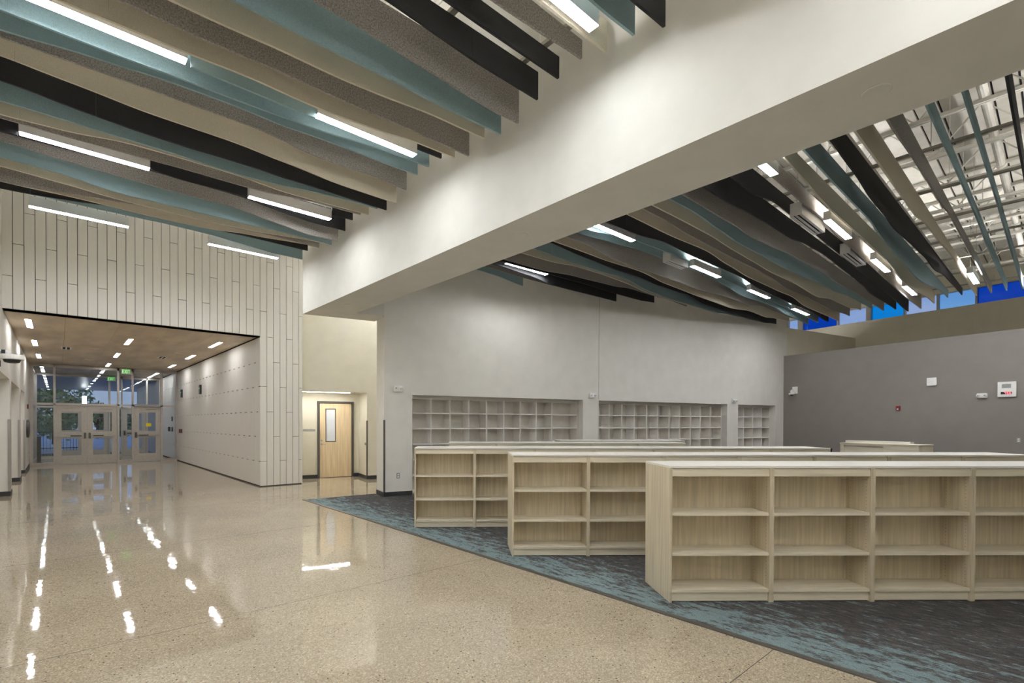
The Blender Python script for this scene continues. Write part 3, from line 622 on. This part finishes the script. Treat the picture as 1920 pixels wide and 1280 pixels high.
# ================================================================ CORRIDOR FITTINGS
rows = ((-.475, (14.43, 17.85, 21.3, 25.0, 27.3), 'left'), (1.45, (16.0, 19.45, 22.9, 26.3), 'middle'), (3.34, (15.05, 18.4, 21.8, 25.6, 27.6), 'right'))
def recessed(x_, y, z, label, L=1.2, led='recessed led'):
    o = empty('recessed_light', (x_, y, z)); tag(o, label, 'ceiling light', 'recessed corridor lights')
    MB().box(-.058, -.05, -L/2-.008, L/2+.008, -.006, .0).box(.05, .058, -L/2-.008, L/2+.008, -.006, 0).box(-.05, .05, -L/2-.008, -L/2, -.006, 0).box(-.05, .05, L/2, L/2+.008, -.006, 0).build('trim_frame', 'white plastic', o)
    MB().box(-.049, .049, -L/2, L/2, -.004, -.001).build('lens', led, o)
for x_, ys, nm in rows:
    for k, y in enumerate(ys): recessed(x_, y, 3.739, 'recessed strip light in the plywood corridor ceiling, %s row, %s from the hallway' % (nm, ORD[k]))
    for k in range(5): recessed(x_, 29.6+k*2.5, 3.738, 'recessed strip light under the outdoor canopy, %s row, %s from the doors' % (nm, ORD[k]), .45, 'canopy led')
for k, y in enumerate((13.3, 16.6, 19.8)): recessed(-1.55, y, 2.519, 'recessed light in the ceiling of the left wall opening, %s from the hallway' % ORD[k])
for (x_, y), lb in (((.19, 18.5), 'small two-slot vent in the left of the plywood ceiling'), ((2.65, 19.1), 'small vent in the right of the plywood ceiling')):
    o = empty('ceiling_vent', (x_, y, 3.739)); tag(o, lb, 'ceiling vent')
    MB().box(-.12, .12, -.3, .3, -.006, 0).build('vent_plate', 'white plastic', o)
    MB().box(-.08, -.02, -.26, .26, -.008, -.006).box(.02, .08, -.26, .26, -.008, -.006).build('vent_slot', 'reveal', o)
for (x_, y), lb in (((.82, 18.06), 'round ceiling speaker in the plywood ceiling, nearer one'), ((.84, 21.4), 'round ceiling speaker in the plywood ceiling, farther one'), ((2.9, 17.6), 'round ceiling speaker in the plywood ceiling at right')):
    o = MB().lathe([(.14, 3.739), (.14, 3.735), (.12, 3.73), (0, 3.73)], (x_, y, 0), n=24).build('ceiling_speaker', 'birch veneer'); tag(o, lb, 'speaker')
def exit_sign(x_, y, label):
    o = empty('exit_sign', (x_, y, 3.48)); tag(o, label, 'exit sign', 'lit exit signs')
    MB().box(0, .33, 0, .04, .0, .20).build('sign_case', 'aluminium', o)
    b = MB(); s_ = .008; z0, z1 = .035, .165
    def st(xa, za, xb, zb, w_=.014):
        a, c_ = Vector((xa, -.003, za)), Vector((xb, -.003, zb)); b.bar(a, c_, .004, w_) if abs(xb-xa) > 1e-6 else b.box(xa-w_/2, xa+w_/2, -.005, -.001, za, zb)
    st(.045, z0, .045, z1); st(.04, z1-.007, .10, z1-.007); st(.04, .10, .09, .10); st(.04, z0+.007, .10, z0+.007)
    st(.115, z0, .175, z1, .016); st(.115, z1, .175, z0, .016)
    st(.2, z0, .2, z1); st(.255, z0, .255, z1); st(.222, z1-.007, .288, z1-.007)
    b.build('lettering', 'sign green', o)
    MB().box(.15, .18, .01, .03, .20, .255).build('mount', 'aluminium', o)
exit_sign(1.89, 23.5, 'green EXIT sign hanging before the entrance screen'); exit_sign(1.72, 27.9, 'green EXIT sign in the vestibule, seen through the glass')
for y, z, lb in ((19.4, 2.75, 'black wall box with painted green reflection high on the corridor wall, nearer one'), (22.8, 2.76, 'black wall box with painted green reflection high on the corridor wall, farther one')):
    o = empty('wall_strobe', (3.85, y, z)); tag(o, lb, 'wall device')
    MB().box(-.05, 0, -.11, .11, -.16, .16).build('case', 'black plastic', o); MB().box(-.052, -.05, -.012, .03, .02, .06).build('green_glint', 'sign green', o)  # small glowing green patch stands in for a reflection on the case
for y, z, mt, lb in ((23.2, 1.25, 'red plastic', 'red fire alarm pull low on the corridor wall by the screen'), (22.85, 1.25, 'dark steel', 'small dark switch plate beside the red alarm pull')):
    o = MB().box(3.80, 3.85, y-.06, y+.06, z-.08, z+.08).build('wall_switch', mt, bevel=.006); tag(o, lb, 'wall device')
for k, (y, z) in enumerate(((25.0, 1.75), (25.0, 1.3), (25.6, 1.3), (25.9, 1.3))):
    o = MB().box(3.81, 3.85, y-.05, y+.05, z-.1, z+.1).build('door_button', 'black plastic', bevel=.005); tag(o, ('upper lone black control on the vestibule wall', 'left black control of three on the vestibule wall', 'middle black control of three on the vestibule wall', 'right black control of three on the vestibule wall')[k], 'wall device')
o = MB().box(-.80, -.77, 22.50, 22.62, 2.05, 2.2).build('fire_alarm', 'red plastic', bevel=.006); tag(o, 'small red fire alarm on the left wall near the entrance', 'alarm')
b = MB(frame(0, 0, 0)); b.lathe([(.30, -.80), (.30, -.74), (.22, -.72), (0, -.72)], (0, 22.1, 1.38), n=24, axis='x')
o = b.build('wall_panel', 'dark steel'); tag(o, 'dark rounded panel on the left wall near the entrance', 'wall panel')
# multi-lens camera on the left wall
o = empty('security_camera', (-.80, 11.55, 2.62)); tag(o, 'white multi-lens security camera on an arm at the left edge', 'camera')
MB().box(0, .04, -.1, .1, .06, .26).tube((.03, 0, .16), (.16, 0, .16), .045, 12).build('mount_arm', 'white plastic', o)
MB().lathe([(.0, .13), (.155, .13), (.165, .10), (.165, .055), (.15, .045), (0, .045)], (.20, 0, 0), n=28).build('camera_body', 'white plastic', o)
MB().lathe([(.12, .045), (.10, .0), (.06, -.012), (0, -.012)], (.20, 0, 0), n=24).build('dome_lens', 'black plastic', o)
MB().box(.07, .12, -.09, -.03, .14, .2).build('bracket', 'black plastic', o)
MB().box(.02, .06, -.05, .03, -.08, .02).build('side_lens', 'black plastic', o)
# corner guards
for (T_, x0, y0), lb in (((FW_, 0, 0), 'dark metal corner guard on the end of the library wall'), ((FD, 0, 0), 'dark metal corner guard beside the maple door recess')):
    o = MB(T_).box(x0-.0145, x0+.02, y0-.0145, y0-.0125, .10, 1.66).box(x0-.0145, x0-.0125, y0-.0125, y0+.02, .10, 1.66).build('corner_guard', 'guard'); tag(o, lb, 'corner guard', 'corner guards')
for y, lb in ((14.65, 'steel corner guard on the nearest pier of the left wall'), (18.1, 'steel corner guard on the middle pier of the left wall'), (20.85, 'steel corner guard on the farthest pier of the left wall')):
    o = MB().box(-.835, -.786, y-.0145, y-.0125, .10, 1.66).box(-.788, -.786, y-.0125, y+.09, .10, 1.66).build('corner_guard', 'steel'); tag(o, lb, 'corner guard', 'corner guards')
# recess by the maple door
o = empty('recessed_light', T=FD @ Matrix.Translation((-1.4, .335, 2.449))); tag(o, 'long thin light in the soffit above the maple door recess', 'ceiling light')
MB().box(-1.0, 1.0, -.03, .03, -.004, 0).build('lens', 'door led', o)
o = MB(FD).box(-1.59, -1.26, .895, .904, 1.36, 1.413).build('room_sign', 'grey plastic', bevel=.002); tag(o, 'narrow grey room sign on the wall left of the maple door', 'sign')
o = MB(FD).lathe([(.035, 0.002), (.033, -.03), (0, -.03)], (0, .12, 1.0), axis='x').build('door_stop_button', 'grey plastic'); tag(o, 'small round button on the side wall of the maple door recess', 'button')
# ================================================================ WALL DEVICES, LIBRARY
def emergency(T_, x_, z, label):
    o = empty('emergency_light', T=T_ @ Matrix.Translation((x_, 0, z))); tag(o, label, 'emergency light', 'emergency lights')
    MB().box(-.10, .10, -.06, 0, -.065, .065).build('case', 'white plastic', o, bevel=.012)
    for s_ in (-.065, .065):
        h_ = MB().lathe([(.032, -.055), (.034, -.085), (.028, -.095), (0, -.095)], (s_, 0, .005), axis='y', n=16).build('lamp_head', 'white plastic', o)
        MB().lathe([(.018, -.0955), (.0, -.099)], (s_, 0, .005), axis='y', n=12).build('bulb_lens', 'grey plastic', h_)
emergency(FW_, .307, 2.345, 'white twin-head emergency light left of the first cubby recess')
emergency(FW_, 5.765, 2.34, 'white twin-head emergency light between the first two cubby recesses')
emergency(FW_, 11.71, 2.33, 'white twin-head emergency light between the second and third cubby recesses')
emergency(FN, 5.06, 2.33, 'white twin-head emergency light on the grey wall left of the clock')
def outlet(T_, x_, z, label):
    o = empty('wall_outlet', T=T_ @ Matrix.Translation((x_, 0, z))); tag(o, label, 'outlet', 'wall outlets')
    MB().box(-.038, .038, -.007, 0, -.06, .06).build('cover_plate', 'grey plastic', o, bevel=.003)
    for s_ in (-.024, .024): MB().box(-.018, .018, -.009, -.007, s_-.014, s_+.014).build('socket', 'white plastic', o, bevel=.0006)
outlet(FW_, .316, .445, 'steel outlet plate low on the library wall end'); outlet(FN, 5.72, 1.2, 'outlet plate on the grey wall at the right edge')
o = empty('wall_clock', T=FN @ Matrix.Translation((5.515, 0, 2.47))); tag(o, 'square white panel with speaker grille and red digits on the grey wall', 'clock')
MB().box(-.165, .165, -.05, 0, -.19, .19).build('case', 'white plastic', o, bevel=.004)
MB().box(-.085, .075, -.053, -.05, .03, .13).build('speaker_grille', 'grey plastic', o)
MB().box(-.105, .09, -.053, -.05, -.125, -.065).build('display', 'black plastic', o)
b = MB(); SEG = {'7': 'abc', '5': 'afgcd'}
def digit(ch, x_, z_, w_=.030, h_=.046, t_=.007):
    m_ = {'a': (0, h_-t_, w_, h_), 'd': (0, 0, w_, t_), 'g': (0, h_/2-t_/2, w_, h_/2+t_/2), 'f': (0, h_/2, t_, h_), 'e': (0, 0, t_, h_/2), 'b': (w_-t_, h_/2, w_, h_), 'c': (w_-t_, 0, w_, h_/2)}
    for k in SEG[ch]:
        q = m_[k]; b.box(x_+q[0], x_+q[2], -.0555, -.053, z_+q[1], z_+q[3])
digit('7', -.045, -.118); digit('5', .005, -.118); digit('5', .046, -.118)
b.box(-.008, -.002, -.0555, -.053, -.108, -.102); b.box(-.008, -.002, -.0555, -.053, -.088, -.082)
b.build('digits', 'clock red', o)
o = MB(FN).box(3.94, 4.15, -.05, 0, 2.66, 2.88).build('wireless_box', 'white plastic', bevel=.008); tag(o, 'plain white square box high on the grey wall', 'wall box')
o = empty('fire_alarm', T=FN @ Matrix.Translation((3.285, 0, 2.05))); tag(o, 'small red fire alarm on the grey wall', 'alarm')
MB().box(-.05, .05, -.05, 0, -.065, .065).build('case', 'red plastic', o, bevel=.008); MB().box(-.02, .02, -.058, -.05, -.05, -.005).build('strobe_lens', 'white plastic', o)
o = empty('security_camera', T=FN @ Matrix.Translation((.40, 0, 2.74))); tag(o, 'white dome camera in the corner of the grey wall', 'camera')
MB().box(-.08, .08, -.05, 0, -.12, .12).build('mount_box', 'white plastic', o, bevel=.006)
MB().tube((0, -.05, -.02), (-.03, -.16, -.02), .04, 12).tube((-.03, -.16, -.01), (-.03, -.16, -.11), .045, 12).lathe([(.085, -.10), (.095, -.13), (.085, -.15), (0, -.15)], (-.03, -.16, 0), n=20).build('arm', 'white plastic', o)
MB().lathe([(.06, -.15), (.05, -.18), (.02, -.2), (0, -.2)], (-.03, -.16, 0), n=16).build('dome_lens', 'black plastic', o)
# ================================================================ CUBBY UNITS
ZR = [.04, .40, .755, 1.11, 1.465, 1.82, 2.165]
k_ = 0
def cubby(t0, t1, mid, label, grp):
    o = empty('cubby_unit', T=FW_ @ Matrix.Translation((t0, .20, 0))); tag(o, label, 'cubby shelf', grp)
    W_ = t1-t0
    for a in (0, W_-.018): MB().box(a, a+.018, 0, .33, 0, 2.17).build('side_panel', 'white laminate', o)
    if mid: MB().box(mid-t0-.01, mid-t0+.01, .002, .32, .04, 2.165).build('divider', 'laminate edge', o)
    MB().box(.018, W_-.018, .32, .33, 0, 2.17).build('back_panel', 'white laminate', o)
    MB().box(.018, W_-.018, .003, .32, 2.135, 2.17).build('top_panel', 'white laminate', o)
    cells = [(.018, mid-t0-.01), (mid-t0+.01, W_-.018)] if mid else [(.018, W_-.018)]
    for z in ZR[:-1]:
        for a, c_ in cells: MB().box(a+.0005, c_-.0005, .001, .318, z-.012, z+.012).build('shelf', 'laminate edge', o)
    MB().box(.018, W_-.018, .03, .045, 0, .028).build('toe_kick', 'white laminate', o)
    return o
C1 = [(.70, 1.668, 1.18), (1.668, 2.641, 2.161), (2.641, 3.621, 3.139), (3.621, 4.603, 4.111), (4.603, 5.455, None)]
C2 = [(6.10, 7.063, 6.59), (7.063, 8.028, 7.547), (8.028, 8.977, 8.505), (8.977, 9.924, 9.441), (9.924, 10.856, 10.384), (10.856, 11.40, None)]
C3 = [(12.07, 13.042, 12.559), (13.042, 13.975, 13.541)]
for nm, C_ in (('left', C1), ('middle', C2), ('right', C3)):
    for k, (a, c_, m_) in enumerate(C_):
        cubby(a+.001, c_-.001, m_, 'white cubby unit in the %s wall recess, %s' % (nm, 'leftmost' if k == 0 else ('rightmost' if k == len(C_)-1 else ORD[k]+' from the left')), 'cubby units in the %s recess' % nm)
b = MB(FW_)
for a, c_ in ((5.457, 5.474), (11.402, 11.410), (13.977, 13.984)): b.box(a, c_, .20, .24, 0, 2.216)
for a, c_ in ((.646, 5.474), (6.026, 11.41), (11.962, 13.984)): b.box(a, c_, .204, .22, 2.172, 2.216)
o = struct('trim_7', b, 'white laminate')
# ================================================================ BOOKCASES
def holes(b, x_, sgn, y0):
    pass
def bookcase():
    o = empty('bookcase')
    W_, D_, Ht = .914, .59, 1.215
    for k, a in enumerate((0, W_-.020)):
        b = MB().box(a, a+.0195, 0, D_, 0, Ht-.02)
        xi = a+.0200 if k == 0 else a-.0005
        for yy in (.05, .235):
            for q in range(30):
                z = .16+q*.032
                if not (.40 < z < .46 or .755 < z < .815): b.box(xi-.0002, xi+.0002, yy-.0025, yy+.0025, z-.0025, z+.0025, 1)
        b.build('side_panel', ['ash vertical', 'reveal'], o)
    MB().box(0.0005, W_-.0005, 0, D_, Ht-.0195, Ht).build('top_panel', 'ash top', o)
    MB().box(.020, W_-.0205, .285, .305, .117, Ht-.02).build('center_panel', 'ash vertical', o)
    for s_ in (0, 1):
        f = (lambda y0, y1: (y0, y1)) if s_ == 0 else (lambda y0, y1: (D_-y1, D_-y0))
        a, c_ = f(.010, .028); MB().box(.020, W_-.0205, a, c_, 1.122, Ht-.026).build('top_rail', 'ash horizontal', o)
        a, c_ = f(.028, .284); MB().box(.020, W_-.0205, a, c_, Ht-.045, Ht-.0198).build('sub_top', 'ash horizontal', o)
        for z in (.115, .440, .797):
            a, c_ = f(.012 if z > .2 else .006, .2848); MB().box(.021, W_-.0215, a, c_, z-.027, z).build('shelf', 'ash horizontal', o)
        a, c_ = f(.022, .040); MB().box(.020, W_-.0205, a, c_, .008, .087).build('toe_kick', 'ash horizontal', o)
    return o
proto = bookcase(); first = True
dx, dy = .7795*1.0, -.6264
ROWS = [('front', 4.169, 2.242, 7), ('second', 4.163, 4.223, 7), ('third', 4.155, 6.325, 7), ('fourth', 5.742, 7.555, 5), ('rear short', 8.40, 7.05, 3)]
ang = math.atan2(-.6264, .7795)
for nm, X0, Y0, n_ in ROWS:
    for k in range(n_):
        o = proto if first else copy_tree(proto); first = False
        o.location = (X0+dx*.914*k, Y0+dy*.914*k, .0065); o.rotation_euler = (0, 0, ang)
        end = 'at its left end' if k == 0 else ('at its far right end' if k == n_-1 else '%s from its left end' % ORD[k])
        tag(o, 'low double-sided ash bookcase in the %s row, %s' % (nm, end), 'bookcase', 'low ash bookcases in the %s row' % nm)
# ================================================================ DESK, BIN
DT = frame(16.66, 4.0, -WA-math.pi/2)
o = empty('reception_desk', T=DT); tag(o, 'pale wood library desk before the grey wall, raised rear counter', 'desk')
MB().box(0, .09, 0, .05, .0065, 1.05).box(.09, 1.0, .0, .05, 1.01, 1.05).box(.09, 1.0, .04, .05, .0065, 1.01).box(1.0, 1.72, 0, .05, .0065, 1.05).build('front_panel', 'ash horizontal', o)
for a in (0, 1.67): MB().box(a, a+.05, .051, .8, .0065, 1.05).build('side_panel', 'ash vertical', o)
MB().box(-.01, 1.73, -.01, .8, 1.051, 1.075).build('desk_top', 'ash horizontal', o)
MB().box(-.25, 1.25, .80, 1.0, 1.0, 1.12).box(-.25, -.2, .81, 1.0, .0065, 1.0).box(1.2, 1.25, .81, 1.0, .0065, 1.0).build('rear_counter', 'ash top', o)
b = MB().lathe([(.14, .0065), (.20, .88), (.21, .90), (.19, .90), (.18, .86), (0, .86)], (16.80, 4.42, 0), n=4)
o = b.build('waste_bin', 'black plastic'); tag(o, 'black flared bin beside the library desk', 'bin')
# ================================================================ OUTSIDE
def tree(x_, y, h_, r_, label, n_=1500):
    o = empty('tree', (x_, y, 0)); tag(o, label, 'tree', 'trees beyond the entrance')
    MB().tube((0, 0, -.01), (.1, 0, h_*.55), .16, 8, .07).tube((.08, 0, h_*.4), (r_*.5, .3, h_*.7), .06, 6, .03).tube((.08, 0, h_*.35), (-r_*.5, -.3, h_*.65), .06, 6, .03).build('trunk', 'bark', o)
    b = MB()
    blobs = [(random.uniform(-.6, .6)*r_, random.uniform(-.6, .6)*r_, h_*random.uniform(.18, .85), r_*random.uniform(.35, .6)) for _ in range(9)]
    for _ in range(n_):
        bx, by, bz, br = random.choice(blobs); d = Vector((random.gauss(0, 1), random.gauss(0, 1), random.gauss(0, 1))).normalized()*br*random.uniform(.5, 1)
        c = Vector((bx, by, bz))+d; u = Vector((random.gauss(0, 1), random.gauss(0, 1), random.gauss(0, 1))).normalized(); v = u.orthogonal().normalized()
        s_ = random.uniform(.10, .24); b.add([c-u*s_, c+v*s_*.6, c+u*s_, c-v*s_*.6], [(0, 1, 2, 3)])
    b.build('crown', 'leaves', o, fix=False)
for k, (x_, y, h_, r_) in enumerate(((-5.5, 50, 6.5, 3.0), (-2.6, 56, 7, 3.2), (-.2, 47, 5.2, 2.4), (-8.5, 60, 8, 3.5), (3.0, 62, 3.6, 1.8), (5.4, 66, 3.2, 1.7), (0.2, 72, 3.6, 2.2))):
    tree(x_, y, h_, r_, ['broad dark tree left beyond the entrance glass', 'tall full tree behind the left doors', 'rounded tree nearest the entrance', 'large dark tree at far left outside', 'low distant tree right of the lamp', 'small distant tree seen through the right transom', 'distant hedge-like tree low on the horizon'][k])
o = empty('yard_light', (1.31, 40.3, 0)); tag(o, 'bright rectangular lamp on a post outside the entrance', 'outdoor lamp')
MB().tube((0, 0, -.01), (0, 0, 2.72), .045, 10).build('post', 'dark steel', o); MB().box(-.11, .11, -.08, .08, 2.72, 3.26).build('lamp_body', 'yard lamp', o)
o = empty('fence', (0, 36.5, 0)); tag(o, 'low black railing outside left of the entrance doors', 'fence')
b = MB().box(-6, 1.0, -.02, .02, 1.02, 1.07).box(-6, 1.0, -.02, .02, .12, .16); b.build('rail', 'black plastic', o)
b = MB()
for k in range(48): b.box(-6+k*.145, -6+k*.145+.016, -.008, .008, .0, 1.02)
t_ = b.build('pickets', 'black plastic', o)
o = MB(frame(0, 0, 0)).box(-.62, -.50, 25.2, 25.32, 0, 1.05).build('push_plate_post', 'dark steel', bevel=.005); tag(o, 'short grey bollard with push button inside the vestibule', 'bollard')
